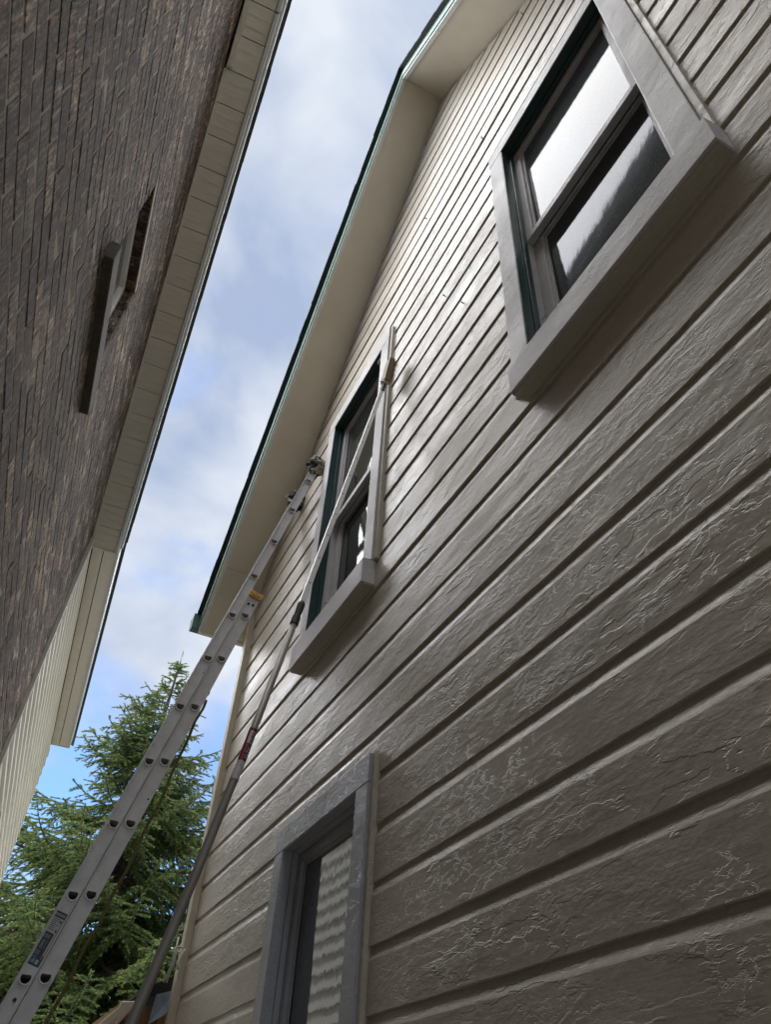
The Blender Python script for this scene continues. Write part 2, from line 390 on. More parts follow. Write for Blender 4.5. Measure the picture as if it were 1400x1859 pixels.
# soffits, barge boards, drip edge, shingles: one set for each slope
OX = .742; YE0, YE1 = APY-3.08, APY+3.08
def slope_pts(y, dz=0): return rake(y)+dz
for sgn in (1, -1):
    ye = APY+sgn*3.08; ya = APY
    def strip(name, mat, x0, x1, dz0, dz1, ystart=ya, yend=ye, bev=0):
        m = MB(); N = 18
        for i in range(N+1):
            y = ystart+(yend-ystart)*i/N; z = rake(y); wob = .002*math.sin(i*1.7+sgn)
            m.v += [(x0, y, z+dz0+wob), (x1, y, z+dz0+wob), (x1, y, z+dz1+wob), (x0, y, z+dz1+wob)]
        for i in range(N):
            for k2 in range(4):
                a = i*4+k2; b = i*4+(k2+1) % 4; m.quadface((a, b, b+4, a+4) if sgn > 0 else (a, a+4, b+4, b))
        m.quadface((0, 1, 2, 3)); m.quadface([N*4+j for j in (3, 2, 1, 0)])
        return m.build(name, mat, house)
    ysp = APY+sgn*2.74
    strip('soffit_panel', 'soffit_paint', OX, WX+.022, 0, .02, ya, ysp-sgn*.002)
    strip('soffit_panel', 'soffit_paint', OX, WX+.022, -.002, .018, ysp+sgn*.002, ye)
    strip('barge_board', 'fascia_paint', OX-.030, OX-.001, -.014, .13)
    strip('drip_edge', 'drip_green', OX-.040, OX-.031, .02, .149)
    # shingles: short stepped courses along the rake, butt ends showing
    L = 3.10; nC = int(L*math.hypot(1, SL)/.14); dy = L/nC
    for i in range(nC):
        m = MB(); ya_ = APY+sgn*(i*dy); yb_ = APY+sgn*((i+1.06)*dy); za, zb = rake(ya_), rake(yb_)
        xo = OX-.074+random.uniform(-.0025, .0025); t0 = .150; lift = .004
        m.hexa([(xo, ya_, za+t0), (7.2, ya_, za+t0), (7.2, yb_, zb+t0+lift), (xo, yb_, zb+t0+lift),
                (xo, ya_, za+t0+.024), (7.2, ya_, za+t0+.024), (7.2, yb_, zb+t0+lift+.024), (xo, yb_, zb+t0+lift+.024)])
        m.build('shingle_course', 'shingle_dark', house)
    # roof deck
    m = MB(); m.hexa([(OX-.03, ya, rake(ya)+.131), (7.1, ya, rake(ya)+.131), (7.1, ye, rake(ye)+.131), (OX-.03, ye, rake(ye)+.131), (OX-.03, ya, rake(ya)+.149), (7.1, ya, rake(ya)+.149), (7.1, ye, rake(ye)+.149), (OX-.03, ye, rake(ye)+.149)])
    m.build('roof_deck', 'raw_wood', house)
    # eave: closing board at the foot of the rake, fascia and gutter
    m = MB(); ze = rake(ye); y2 = ye+sgn*.022
    m.box(OX-.03, 7.0, min(ye, y2), max(ye, y2), ze-.03, ze+.13); m.build('eave_board', 'soffit_paint', house)
    m = MB(); m.box(WX+.03, 7.0, min(ye, APY+sgn*2.80), max(ye, APY+sgn*2.80), ze-.006, ze+.012); m.build('eave_soffit', 'soffit_paint', house)
    m = MB(); gy = ye+sgn*.025; N = 7
    sec = [(0, .12), (0, 0), (.02, -.006), (.075, -.002), (.10, .03), (.115, .10), (.128, .118), (.11, .122), (.095, .04), (.07, .014), (.02, .012), (.012, .12)]
    for x in (OX-.088, 6.9):
        m.v += [(x, gy+sgn*a, ze+.015+b) for a, b in sec]
    ns = len(sec)
    for i in range(ns): m.quadface((i, (i+1) % ns, ns+(i+1) % ns, ns+i))
    m.quadface((0, 1, 2, 3, 4, 5)); m.build('gutter', 'gutter_green', house)

def window(W, idx):
    y0, y1, zb, zt, kind = W['y0'], W['y1'], W['zb'], W['zt'], W['kind']
    tr = 'trim_blue' if kind == 'blue' else 'trim_paint'; gm = 'trim_blue' if kind == 'blue' else 'green_paint'
    gl = {'dusty': 'glass_dusty', 'wavy': 'glass_wavy', 'blue': 'glass_low'}[kind]
    m = MB(); m.box(1.0215, 1.053, y1, y1+CAS, zb, zt)                      # far casing
    win = m.build('window', tr, house, bevel=.003)
    win['label'] = {'dusty': 'double-hung sash window with dusty pale panes, nearest the gable peak', 'wavy': 'double-hung sash window behind the white rod', 'blue': 'ground floor window with blue-grey frame'}[kind]
    def part(name, mat, *boxes, bev=.002):
        m = MB()
        for b in boxes: m.box(*b)
        return m.build(name, mat, win, bevel=bev)
    part('casing', tr, (1.0215, 1.053, y0-CAS, y0, zb, zt))
    part('head_casing', tr, (1.0205, 1.053, y0-CAS-.002, y1+CAS+.002, zt, zt+.102))
    part('caulk_strip', 'siding_paint', (1.036, 1.060, y0-CAS-.01, y1+CAS+.01, zt+.1025, zt+.112))
    part('caulk_strip', 'siding_paint', (1.032, 1.060, y0-CAS-.024, y0-CAS-.0005, zb-(.005 if kind == 'wavy' else .09), zt+.10))
    part('caulk_strip', 'siding_paint', (1.034, 1.060, y1+CAS+.0005, y1+CAS+.012, zb-.09, zt+.10))
    # sill: tall front nosing with sloping top
    m = MB(); sx = .983
    if kind != 'blue':
        a, b = y0-CAS-(.026 if kind == 'dusty' else -.004), y1+CAS-.028
        m.hexa([(sx, a, zb-.138), (1.052, a, zb-.138), (1.052, b, zb-.138), (sx, b, zb-.138), (sx, a, zb-.004), (1.052, a, zb+.002), (1.052, b, zb+.002), (sx, b, zb-.004)])
        m.hexa([(1.0525, y0+.0, zb-.06), (1.21, y0, zb-.06), (1.21, y1, zb-.06), (1.0525, y1, zb-.06), (1.0525, y0, zb-.0005), (1.21, y0, zb+.022), (1.21, y1, zb+.022), (1.0525, y1, zb-.0005)])
        m.build('sill', tr, win, bevel=.0025)
        part('sill_underside', 'siding_paint', (sx+.010, 1.0515, a+.003, b-.003, zb-.144, zb-.1385))
    else:
        m.box(sx, 1.21, y0-CAS, y1+CAS, zb-.06, zb+.0); m.build('sill', tr, win, bevel=.0025)
    # jambs and stops
    for s, y in ((1, y1), (-1, y0)):
        def yb(d0, d1): return (y-d0, y+d1) if s > 0 else (y-d1, y+d0)
        part('blind_stop', gm, (1.0235, 1.0655, *yb(.003, .03), zb+.001, zt+.02), (1.066, 1.0895, *yb(.013, .03), zb+.001, zt+.02))
        part('jamb', tr, (1.090, 1.215, *yb(.001, .03), zb+.001, zt+.02))
    part('head_stop', gm, (1.0235, 1.0655, y0+.004, y1-.004, zt-.003, zt+.03), (1.066, 1.0895, y0+.014, y1-.014, zt-.013, zt+.03))
    part('head_jamb', tr, (1.0905, 1.215, y0-.01, y1+.01, zt-.001, zt+.03))
    zm = zb+(zt-zb)*.497
    if kind == 'blue': zm = zb+(zt-zb)*.45
    def sash(x0, x1, za, zc, st, rb, rtp, px, name):
        so_ = part(name, tr, (x0, x1, y0+.002, y0+st, za, zc), (x0, x1, y1-st, y1-.002, za, zc), (x0+.001, x1-.001, y0+st, y1-st, za, za+rb), (x0+.001, x1-.001, y0+st, y1-st, zc-rtp, zc))
        tl = .016 if (kind == 'dusty' and name == 'lower_sash') else .004      # old panes sit a little out of plumb
        m = MB(); ya_, yb_, z0_, z1_ = y0+st-.004, y1-st+.004, za+rb-.004, zc-rtp+.004
        m.hexa([(px+tl, ya_, z0_), (px+tl+.003, ya_, z0_), (px+tl+.003, yb_, z0_), (px+tl, yb_, z0_), (px, ya_, z1_), (px+.003, ya_, z1_), (px+.003, yb_, z1_), (px, yb_, z1_)]); m.build('pane', gl, win)
        # putty bead round the glass
        m = MB(); pw = .012
        for (ya_, yb_, za_, zb_) in ((y0+st, y0+st+pw, za+rb, zc-rtp), (y1-st-pw, y1-st, za+rb, zc-rtp), (y0+st+pw, y1-st-pw, za+rb, za+rb+pw), (y0+st+pw, y1-st-pw, zc-rtp-pw, zc-rtp)):
            m.box(px-.008, px-.0005, ya_, yb_, za_, zb_)
        m.build('putty', tr, win)
    sash(1.091, 1.124, zm-.002, zt-.002, .052, .040, .048, 1.112, 'upper_sash')
    sash(1.130, 1.164, zb+.024, zm+.040, .056, .070, .036, 1.150, 'lower_sash')
    if kind == 'wavy':      # roller blind and a rail inside the head of the upper light
        part('blind_roll', 'raw_wood', (1.170, 1.20, y0+.05, y1-.05, zt-.14, zt-.06))
    # black sheet standing in for the unlit room, closing the gaps
    part('room_shade_sheet', 'gap_shade', (1.217, 1.230, y0-.02, y1+.02, zb-.02, zt+.03), bev=0)
    if kind == 'wavy': blob((1.035, y0+.03, zt-.085), .020, 9, 'bracket', 'cable_white', win, (.8, 1.3, .9))
    # small hook and nails on the jamb
    m = MB(); zz = zb+.30
    m.tube([(1.11, y1-.001, zz), (1.11, y1-.018, zz), (1.113, y1-.026, zz-.008), (1.117, y1-.018, zz-.016)], .0022, 6); m.build('hook', 'steel_bolt', win)
for i, W in enumerate(WINS): window(W, i)
# small nails and old hooks standing out of the boards
for (y, z) in ((1.79, 5.03), (1.62, 4.72), (2.02, 6.3), (1.35, 6.05), (.86, 6.75), (3.36, 5.52), (3.36, 3.83)):
    m = MB(); m.tube([(WX+.004, y, z), (WX-.016, y-.003, z-.003), (WX-.018, y-.012, z-.008)], .0026, 6); m.build('nail', 'black_rubber', house)

# ------------------------------------------------------------------ the brick house on the left
THL = math.atan(.0585); cL, sL_ = math.cos(THL), math.sin(THL)
brick = thing('brick_house', 'dark rustic brick house wall with beige soffit panels under its sloping roof edge', 'house', (-.57, 0, 0), rotz=-THL, local=True)
def toW(x, y, z): return Vector((-.57+x*cL+y*sL_, -x*sL_+y*cL, z))
def proj(p):
    d = p-EYE; t = d.dot(fwd)
    return (700+1353*d.dot(R0)/t, 929.5-1353*d.dot(U0)/t, t) if t > .05 else (-9e9, 0, t)
YB0, YB1 = -3.2, 5.24
def zsof(y): return 7.688-.4278*max(y, -1.9) if y > -1.9 else 7.688+.4278*1.9-.4278*(-1.9-y)
WO = (2.00, 2.672, 4.43, 5.19)      # window opening y0,y1,z0,z1
# mortar slab with the opening left free
m = MB()
for (a, b, c, d) in ((YB0, WO[0], None, None), (WO[1], YB1, None, None), (WO[0], WO[1], 0, WO[2]), (WO[0], WO[1], WO[3], None)):
    z0 = c or 0.0
    za = d if d else zsof(a)+.03; zb_ = d if d else zsof(b)+.03
    if d is None and c is None and a < -1.9 < b: segs = ((a, -1.9), (-1.9, b))
    else: segs = ((a, b),)
    if c == 0: segs = ((a, b),); 
    for (sa, sb) in segs:
        ta = WO[2] if (c == 0 and d == WO[2]) else zsof(sa)+.03; tb = WO[2] if (c == 0 and d == WO[2]) else zsof(sb)+.03
        m.hexa([(-.16, sa, z0), (-.0010, sa, z0), (-.0010, sb, z0), (-.16, sb, z0), (-.16, sa, ta), (-.0010, sa, ta), (-.0010, sb, tb), (-.16, sb, tb)])
m.build('mortar_wall', 'mortar', brick)
CH, BL, BH, JT = .0725, .206, .0635, .009
cells = []
nc = int(8.2/CH)
for r in range(nc):
    z0 = r*CH+.02; off = (r % 2)*.5*(BL+JT); y = YB0-off
    while y < YB1:
        a, b = max(y, YB0), min(y+BL, YB1); y += BL+JT
        if b-a < .04 or z0+BH > zsof((a+b)/2)+.02: continue
        pieces = [(a, b)]
        if z0+BH > WO[2]-.005 and z0 < WO[3]+.0:
            pieces = [(a, min(b, WO[0])), (max(a, WO[1]), b)]
        for (p, q_) in pieces:
            if q_-p > .025: cells.append((p, q_, z0, z0+BH))
scored = []
for c in cells:
    px, py, t = proj(toW(0, (c[0]+c[1])/2, (c[2]+c[3])/2))
    vis = -15 < px < 1400 and -15 < py < 1859
    scored.append((0 if vis else 1, t, c))
scored.sort(key=lambda s: (s[0], s[1]))
def add_brick(m, c):
    v = random.random()
    v = v*.80 if random.random() < .86 else .82+.18*random.random()
    p = abs(random.gauss(0, .0009)); e = .0022; x1 = p; a, b, z0, z1 = c
    ja, jb, jc, jd = (random.gauss(0, .0013) for _ in range(4)); a += ja; b += jb; z0 += jc; z1 += jd
    bse = len(m.v)
    m.v += [(-.03, a, z0), (-.03, b, z0), (-.03, b, z1), (-.03, a, z1), (x1-e, a, z0), (x1-e, b, z0), (x1-e, b, z1), (x1-e, a, z1),
            (x1, a+e, z0+e), (x1+random.gauss(0, .0012), b-e, z0+e), (x1, b-e, z1-e), (x1+random.gauss(0, .0012), a+e, z1-e)]
    for f in ((0, 1, 5, 4), (1, 2, 6, 5), (2, 3, 7, 6), (3, 0, 4, 7), (4, 5, 9, 8), (5, 6, 10, 9), (6, 7, 11, 10), (7, 4, 8, 11), (8, 9, 10, 11)):
        m.quadface([bse+i for i in f], 0, v)
for i, s in enumerate(scored[:296]):
    m = MB(); add_brick(m, s[2]); m.build('brick', 'rustic_brick', brick)
m = MB()
for s in scored[296:]: add_brick(m, s[2])
rest = m.build('brick_field', 'rustic_brick', brick); rest['kind'] = 'stuff'
# window in the brick wall
m = MB(); m.box(-.16, -.13, WO[0]-.02, WO[1]+.02, WO[2]-.02, WO[3]+.02); bw = m.build('window', 'white_vinyl', brick)
bw['label'] = 'narrow recessed window with white frame above a projecting sill'
m = MB(); fw = .05
for b in ((WO[0], WO[0]+fw, WO[2], WO[3]), (WO[1]-fw, WO[1], WO[2], WO[3]), (WO[0]+fw, WO[1]-fw, WO[2], WO[2]+fw), (WO[0]+fw, WO[1]-fw, WO[3]-fw, WO[3])):
    m.box(-.129, -.055, *b)
m.build('frame', 'white_vinyl', bw, bevel=.003, off=(0, 0, 0))
m = MB(); m.box(-.085, -.080, WO[0]+fw-.005, WO[1]-fw+.005, WO[2]+fw-.005, WO[3]-fw+.005); m.build('pane', 'glass_plain', bw, off=(0, 0, 0))
nb = 9
for i in range(nb):         # bricks turned on edge across the head, and the jamb bricks
    ya = WO[0]+(WO[1]-WO[0])*i/nb; m = MB(); m.box(-.13, -.006, ya+.004, ya+(WO[1]-WO[0])/nb-.004, WO[3]-.006, WO[3]+.05, 0, random.random()*.5)
    m.build('lintel_brick', 'rustic_brick', bw, off=(0, 0, 0))
for i in range(11):
    for (ya, yb_) in ((WO[1]-.004, WO[1]+.05), (WO[0]-.05, WO[0]+.004)):
        m = MB(); m.box(-.13, -.008, ya, yb_, WO[2]+i*CH, WO[2]+i*CH+BH, 0, random.random()*.8); m.build('jamb_brick', 'rustic_brick', bw, off=(0, 0, 0))
m = MB(); m.hexa([(-.13, WO[0]-.11, WO[2]-.135), (.040, WO[0]-.11, WO[2]-.135), (.040, WO[1]+.11, WO[2]-.135), (-.13, WO[1]+.11, WO[2]-.135),
                  (-.13, WO[0]-.11, WO[2]+.01), (.040, WO[0]-.11, WO[2]-.02), (.040, WO[1]+.11, WO[2]-.02), (-.13, WO[1]+.11, WO[2]+.01)])
m.build('sill', 'sill_stone', bw, bevel=.005, off=(0, 0, 0))
# soffit panels under the sloping roof edge
SLB = .4278; dyp = .203/math.hypot(1, SLB)
def sl_box(m, x0, x1, ya, yb_, d0, d1, mi=0):
    za, zb_ = zsof(ya), zsof(yb_)
    m.hexa([(x0, ya, za+d0), (x1, ya, za+d0), (x1, yb_, zb_+d0), (x0, yb_, zb_+d0), (x0, ya, za+d1), (x1, ya, za+d1), (x1, yb_, zb_+d1), (x0, yb_, zb_+d1)], mi)
y = 5.34
while y > -1.85:
    ya = max(y-dyp, -1.9); m = MB(); sg = random.gauss(0, .0015)
    sl_box(m, .012, .203, ya+.003, y-.003, sg, .012+sg)
    for j in range(1, 3):      # pressed ribs of the panel
        yr = ya+(y-ya)*j/3; sl_box(m, .014, .201, yr-.006, yr+.006, sg-.0028, sg-.0004)
    m.build('soffit_panel', 'vinyl_soffit', brick); y = ya
m = MB(); sl_box(m, -.02, .21, -1.88, 5.335, .014, .03); m.build('soffit_shade_sheet', 'gap_shade', brick)  # black sheet over the panels; shade in their seams put in as colour
m = MB(); sl_box(m, .0045, .019, 1.98, 5.335, -.016, -.003); m.build('wall_trim', 'vinyl_soffit', brick)
m = MB(); sl_box(m, .020, .050, -1.88, 1.95, -.045, -.006); m.build('wall_trim', 'vinyl_trim', brick)
for (a, b) in ((-1.88, 1.60), (1.612, 5.345)):
    m = MB(); sl_box(m, .206, .232, a, b, -.012, .12); m.build('fascia', 'alu_fascia', brick, bevel=.003)
for (a, b) in ((-1.88, 1.50), (1.507, 3.3), (3.304, 5.34)):
    m = MB(); sl_box(m, .233, .250, a, b, .045, .15); m.build('drip_edge', 'alu_fascia', brick, bevel=.002)
nsh = 40
for i in range(nsh):
    a = 5.37-i*(7.2/nsh); b = a-7.2/nsh*1.05; m = MB(); xo = .272+random.uniform(-.0015, .0015)
    za, zb_ = zsof(a), zsof(b)
    m.hexa([(-8, b, zb_+.152), (xo, b, zb_+.152), (xo, a, za+.158), (-8, a, za+.158), (-8, b, zb_+.166), (xo, b, zb_+.166), (xo, a, za+.174), (-8, a, za+.174)])
    m.build('shingle_course', 'shingle_dark', brick)
m = MB(); sl_box(m, -8, .26, -1.9, 5.36, .125, .150); sl_box(m, -8, .26, -9, -1.9, .125, .18); m.build('roof_deck', 'roof_felt', brick)
m = MB(); z = zsof(5.34); m.box(.004, .232, 5.336, 5.352, z-.016, z+.13); m.build('end_return', 'vinyl_trim', brick, bevel=.002)
m = MB(); m.box(-7.5, -.17, YB0, YB1-.02, 0, 5.1); m.build('back_wall', 'mortar', brick)

# ------------------------------------------------------------------ the vinyl-sided wing beyond the brick
wing = thing('sided_house', 'pale cream vinyl-sided house wing beyond the dark brick wall', 'house', toW(.006, 5.25, 0), rotz=-THL, local=True)
# local: x outwards from the wing's wall face, y along it from the brick corner
LW = 4.42; ZE = 5.43; EX = .1145
nb = int((ZE+.02-.3)/EX)+1
for r in range(nb):
    z0 = ZE+.015-(r+1)*EX; ph = random.uniform(0, 6)
    if z0 < .05: break
    # two lengths lapped at a random joint
    jt = random.uniform(.8, LW-.8)
    for (a, b, o) in ((.02, jt, 0), (jt-.03, LW-.02, .0016)):
        m = MB(); N = 12; pr = [(-.006, 0.), (.0225, -.001), (.0240, .003), (.0170, .054), (.0160, .056), (.0020, .058), (.0010, .076), (.0060, .090), (.002, EX+.004)]
        for i in range(N+1):
            yy = a+(b-a)*i/N
            for (x, zz) in pr: m.v.append((x+o+.0016*math.sin(yy*2.3+ph), yy, z0+zz+.0025*math.sin(yy*1.1+r*.6)))
        P = len(pr)
        for i in range(N):
            for k2 in range(P-1):
                q0 = i*P+k2; m.quadface((q0, q0+P, q0+P+1, q0+1))
        m.build('siding_board', 'vinyl_cream', wing)
m = MB(); m.box(-6, -.007, .02, LW-.02, 0, ZE+.1); m.build('inner_wall', 'inner_wall', wing)
m = MB(); m.box(-.060, .016, -.012, .019, 0, ZE-.02); m.box(.0165, .02, -.012, .03, 0, ZE-.02); m.build('corner_trim', 'vinyl_trim', wing, bevel=.002)
m = MB(); m.box(-.085, .018, LW-.019, LW+.012, 0, ZE-.01); m.build('corner_trim', 'vinyl_cream', wing, bevel=.002)
EY0, EY1 = .10, 4.22
for (x0, x1, z0, z1) in ((.022, .105, ZE-.02, ZE+.004), (.111, .218, ZE-.012, ZE+.01)):
    m = MB(); m.box(x0, x1, EY0, EY1, z0, z1); m.build('soffit_panel', 'vinyl_soffit' if x0 > .05 else 'vinyl_trim', wing, bevel=.002)
m = MB(); m.box(-.004, .220, EY0, EY1, ZE+.011, ZE+.03); m.build('soffit_shade_sheet', 'gap_shade', wing)  # black sheet above the strips, painting the shade in their joints
m = MB(); m.box(.219, .234, EY0-.002, EY1+.002, ZE-.024, ZE+.13); m.build('fascia', 'alu_fascia', wing, bevel=.002)
m = MB(); m.box(.003, .2185, EY1, EY1+.012, ZE-.02, ZE+.13); m.build('end_return', 'vinyl_trim', wing, bevel=.002)
m = MB(); m.hexa([(-6, -.0, ZE+3.1), (.258, -.0, ZE+.131), (.258, LW+.1, ZE+.131), (-6, LW+.1, ZE+3.1), (-6, -.0, ZE+3.14), (.258, 0., ZE+.16), (.258, LW+.1, ZE+.16), (-6, LW+.1, ZE+3.14)])
m.build('roof', 'shingle_dark', wing)

# ------------------------------------------------------------------ aluminium extension ladder
LA = math.radians(75.86); D = Vector((math.cos(LA), 0, math.sin(LA))); Nn = Vector((D.z, 0, -D.x)); Yv = Vector((0, 1, 0))
A0 = Vector((.951, 3.452, 5.089)); B0 = Vector((.719, 3.434, 3.915)); SP = .3048
lad = thing('extension_ladder', 'scuffed aluminium extension ladder leaning against the cream house', 'ladder', (-.27, 3.65, 0))
def dshape(n=18, w=.0188, h=.0150):
    """D section of a rung: flat tread on top, round below; angle-ordered"""
    out = []
    for k in range(n):
        t = 2*math.pi*k/n; c, s_ = math.cos(t), math.sin(t)
        out.append((w*c, min(h*s_*1.3, h*.62)))
    return out
TREAD = Vector((1, 0, 0)); TUP = Vector((0, 0, 1))          # rung treads lie level
def rail(name, O, s_top, s_bot, half, ywall, inward, rungs, mat='ladder_alu'):
    """C-channel: web with D holes at the rungs and two flanges; inward=+1 flanges towards +Y"""
    m = MB(); ds = dshape(); n = len(ds)
    edges = [s_top]+[(-(k+.5)*SP) for k in range(rungs[0]-1, rungs[1])]+[s_bot]
    cells_ = []
    ss = sorted({s_top, s_bot, *[-(k-.12)*SP for k in range(*rungs)], *[-(k+.12)*SP for k in range(*rungs)]}, reverse=True)
    ss = [s for s in ss if s_bot <= s <= s_top]
    for s1, s0 in zip(ss[:-1], ss[1:]):
        mid = (s0+s1)/2; kk = round(-mid/SP); hole = abs(mid+kk*SP) < .02 and rungs[0] <= kk < rungs[1]
        P = lambda s, v, yy=ywall: tuple(O+D*s+Nn*v+Yv*(yy-O.y))
        if not hole:
            b = len(m.v); m.v += [P(s0, -half), P(s0, half), P(s1, half), P(s1, -half)]; m.quadface((b, b+1, b+2, b+3))
        else:
            b = len(m.v); Cn = O+D*(-kk*SP); hl = (s1-s0)/2
            for k in range(n):
                t = 2*math.pi*k/n
                v3 = TREAD*math.cos(t)+TUP*math.sin(t); vn, vd = v3.dot(Nn), v3.dot(D)
                sc_ = min(half/abs(vn) if abs(vn) > 1e-6 else 9, hl/abs(vd) if abs(vd) > 1e-6 else 9)
                q_ = Cn+Nn*(vn*sc_)+D*(vd*sc_)+Yv*(ywall-O.y); m.v.append(tuple(q_))
                q_ = Cn+TREAD*ds[k][0]+TUP*ds[k][1]+Yv*(ywall-O.y); m.v.append(tuple(q_))
            # corners of the cell
            cb = len(m.v); cs = [P(s0, half), P(s1, half), P(s1, -half), P(s0, -half)]; m.v += cs
            for k in range(n):
                k2 = (k+1) % n; m.quadface((b+2*k, b+2*k2, b+2*k2+1, b+2*k+1))
                pa, pb = Vector(m.v[b+2*k]), Vector(m.v[b+2*k2])
                if abs((pa-pb).dot(D)) > 1e-5 and abs((pa-pb).dot(Nn)) > 1e-5:
                    ci = min(range(4), key=lambda i: (Vector(cs[i])-(pa+pb)/2).length); m.quadface((b+2*k, cb+ci, b+2*k2))
    # flanges
    for e in (-1, 1):
        y0_, y1_ = sorted((ywall, ywall+inward*.030))
        m.obox(O-Yv*O.y, D, Nn, Yv, (s_bot, s_top), sorted((e*half, e*(half-.0032))), (y0_+.0004, y1_))
        m.obox(O-Yv*O.y, D, Nn, Yv, (s_bot, s_top), sorted((e*(half-.0042), e*(half+.0002))), sorted((ywall-inward*.007, ywall+inward*.002)))
    # faint centre rib of the extrusion
    return m.build(name, mat, lad)
NW, NF = 3.434, 3.874
rail('fly_rail', A0, .19, -3.86, .0268, 3.452, 1, (0, 13)); rail('fly_rail', A0, .19, -3.86, .0268, 3.856, -1, (0, 13))
rail('base_rail', B0, .175, -4.00, .0305, 3.434, 1, (0, 13)); rail('base_rail', B0, .175, -4.00, .0305, 3.874, -1, (0, 13))
ds = dshape()
def rung(O, k, ya, yb_):
    m = MB(); n = len(ds); Cn = O+D*(-k*SP)-Yv*O.y
    lay = [(1.0, ya-.007), (1.28, ya-.007), (1.28, ya+.0015), (1.08, ya+.002), (1.08, yb_-.002), (1.30, yb_-.0015), (1.30, yb_+.004), (1.0, yb_+.004), (.98, yb_-.2), (.98, ya+.2)]
    for (s, yy) in lay:
        for (a, b) in ds: m.v.append(tuple(Cn+TREAD*a*s+TUP*b*s+Yv*yy))
    L = len(lay)
    for i in range(L-1):
        if i == 8: continue
        for j in range(n):
            j2 = (j+1) % n; m.quadface((i*n+j, i*n+j2, (i+1)*n+j2, (i+1)*n+j))
    # inner bore at the near end
    for j in range(n):
        j2 = (j+1) % n; m.quadface((j, j2, 9*n+j2, 9*n+j))
    m.quadface([9*n+j for j in range(n)]); m.quadface([8*n+j for j in range(n)])
    m.build('rung', 'ladder_alu', lad)
for k in range(13): rung(A0, k, 3.452, 3.856)
for k in range(13): rung(B0, k, 3.434, 3.874)
def lp(O, s, v, y): return O+D*s+Nn*v+Yv*(y-O.y)
# yellow guide bracket with two bolts, bolt holes under it
for yy, sg in ((3.4335, -1), (3.8745, 1)):
    m = MB(); m.obox(B0-Yv*B0.y, D, Nn, Yv, (.128, .172), (-.040, .042), sorted((yy, yy+sg*.012))); br = m.build('guide_bracket', 'yellow_plastic', lad, bevel=.009)
    for v in (-.010, .012):
        m = MB(); p = lp(B0, .149, v, yy); m.tube([p+Yv*sg*.011, p+Yv*sg*.017], .0065, 8); m.build('bolt', 'steel_bolt', br)
for v in (-.013, .012):
    m = MB(); p = lp(B0, .083+v*.25, v, 3.434); m.tube([p-Yv*.004, p+Yv*.001], .0075, 10); m.build('bolt', 'black_rubber', lad)
for (O, s, v) in ((A0, -3.12, .005), (A0, -3.20, -.018)):
    m = MB(); p = lp(O, s, v, 3.452); m.tube([p-Yv*.004, p+Yv*.001], .007, 10); m.build('bolt', 'black_rubber', lad)
# printed label on the upper rail
m = MB(); yl = 3.4512
def lq(s0, s1, v0, v1, mi, lift=0.):
    b = len(m.v); m.v += [tuple(lp(A0, s, v, yl-lift)) for s, v in ((s0, v0), (s0, v1), (s1, v1), (s1, v0))]; m.quadface((b, b+1, b+2, b+3), mi)
t0 = -2.812; TL = .194
def T(a): return t0-TL*a
lq(T(1), T(0), -.0285, .0215, 0)
lq(T(.40), T(.115), -.0265, .0195, 1, .0006); lq(T(.80), T(.40), .0125, .0195, 1, .0006)
for i in range(7): lq(T(.14+i*.033+.010), T(.14+i*.033), -.024, random.uniform(-.005, .011), 0, .0009)
for (a, b) in ((.15, .20), (.33, .37)): lq(T(b), T(a), .009, .016, 0, .0010)
for i in range(9): lq(T(.085), T(.035), -.023+i*.0046, -.0205+i*.0046, 1, .0006)
for i in range(3): lq(T(.445+i*.022+.007), T(.445+i*.022), -.022, .004, 1, .0006)
for v in (-.014, -.0075): lq(T(.70), T(.54), v, v+.0013, 1, .0006)
for i in range(5): lq(T(.56+i*.03+.006), T(.56+i*.03), -.013, -.007, 1, .0006)
lq(T(.70), T(.54), .002, .0028, 1, .0006)
for i in range(4): lq(T(.735+i*.022+.006), T(.735+i*.022), -.024, -.002, 1, .0006)
lq(T(.965), T(.835), -.026, -.004, 2, .0006); lq(T(.92), T(.86), -.019, -.014, 0, .0009); lq(T(.95), T(.90), -.012, -.008, 1, .0009)
lq(T(.965), T(.885), .000, .012, 1, .0006); lq(T(.86), T(.81), .013, .0155, 1, .0006)
m.build('printed_label', ['sticker_black', 'label_grey', 'label_blue'], lad)
# pale dents / paint spots on the rails
for i in range(26):
    base = random.random() < .5; O, yy, h = (B0, 3.4335, .03) if base else (A0, 3.4515, .026)
    s = random.uniform(-3.1, .1); v = random.uniform(-h, h)
    if not base and T(1)-.02 < s < T(0)+.02: continue
    if abs(s/SP-round(s/SP)) < .14: continue
    m = MB(); p = lp(O, s, v, yy); r = random.uniform(.002, .0045); b = len(m.v)
    m.v += [tuple(p+(Nn*math.cos(t)*random.uniform(.7, 1.2)+D*math.sin(t)*random.uniform(.7, 1.6))*r) for t in [j*.785 for j in range(8)]]; m.quadface(list(range(8)))
    m.build('paint_spot', 'label_grey' if random.random() < .55 else 'felt_black', lad)
# cloth wraps on the ladder tips
for y in (3.462, 3.850):
    wr = blob(A0+D*.175+Nn*.002+Yv*(y-A0.y), .066, int(y*1000), 'tip_wrap', 'wrap_cloth', lad, (.98, .8, 1.25))
    m = MB()
    for i in range(7):
        p = lp(A0, .13+random.uniform(-.02, .03), random.uniform(-.038, .03), y-.02); m.tube([p, p+Vector((random.uniform(-.01, .01), -.004, -.03)), p+Vector((random.uniform(-.015, .015), 0, random.uniform(-.05, -.075)))], [.003, .002, .001], 5)
    m.build('frayed_tie', 'wrap_cloth', lad)
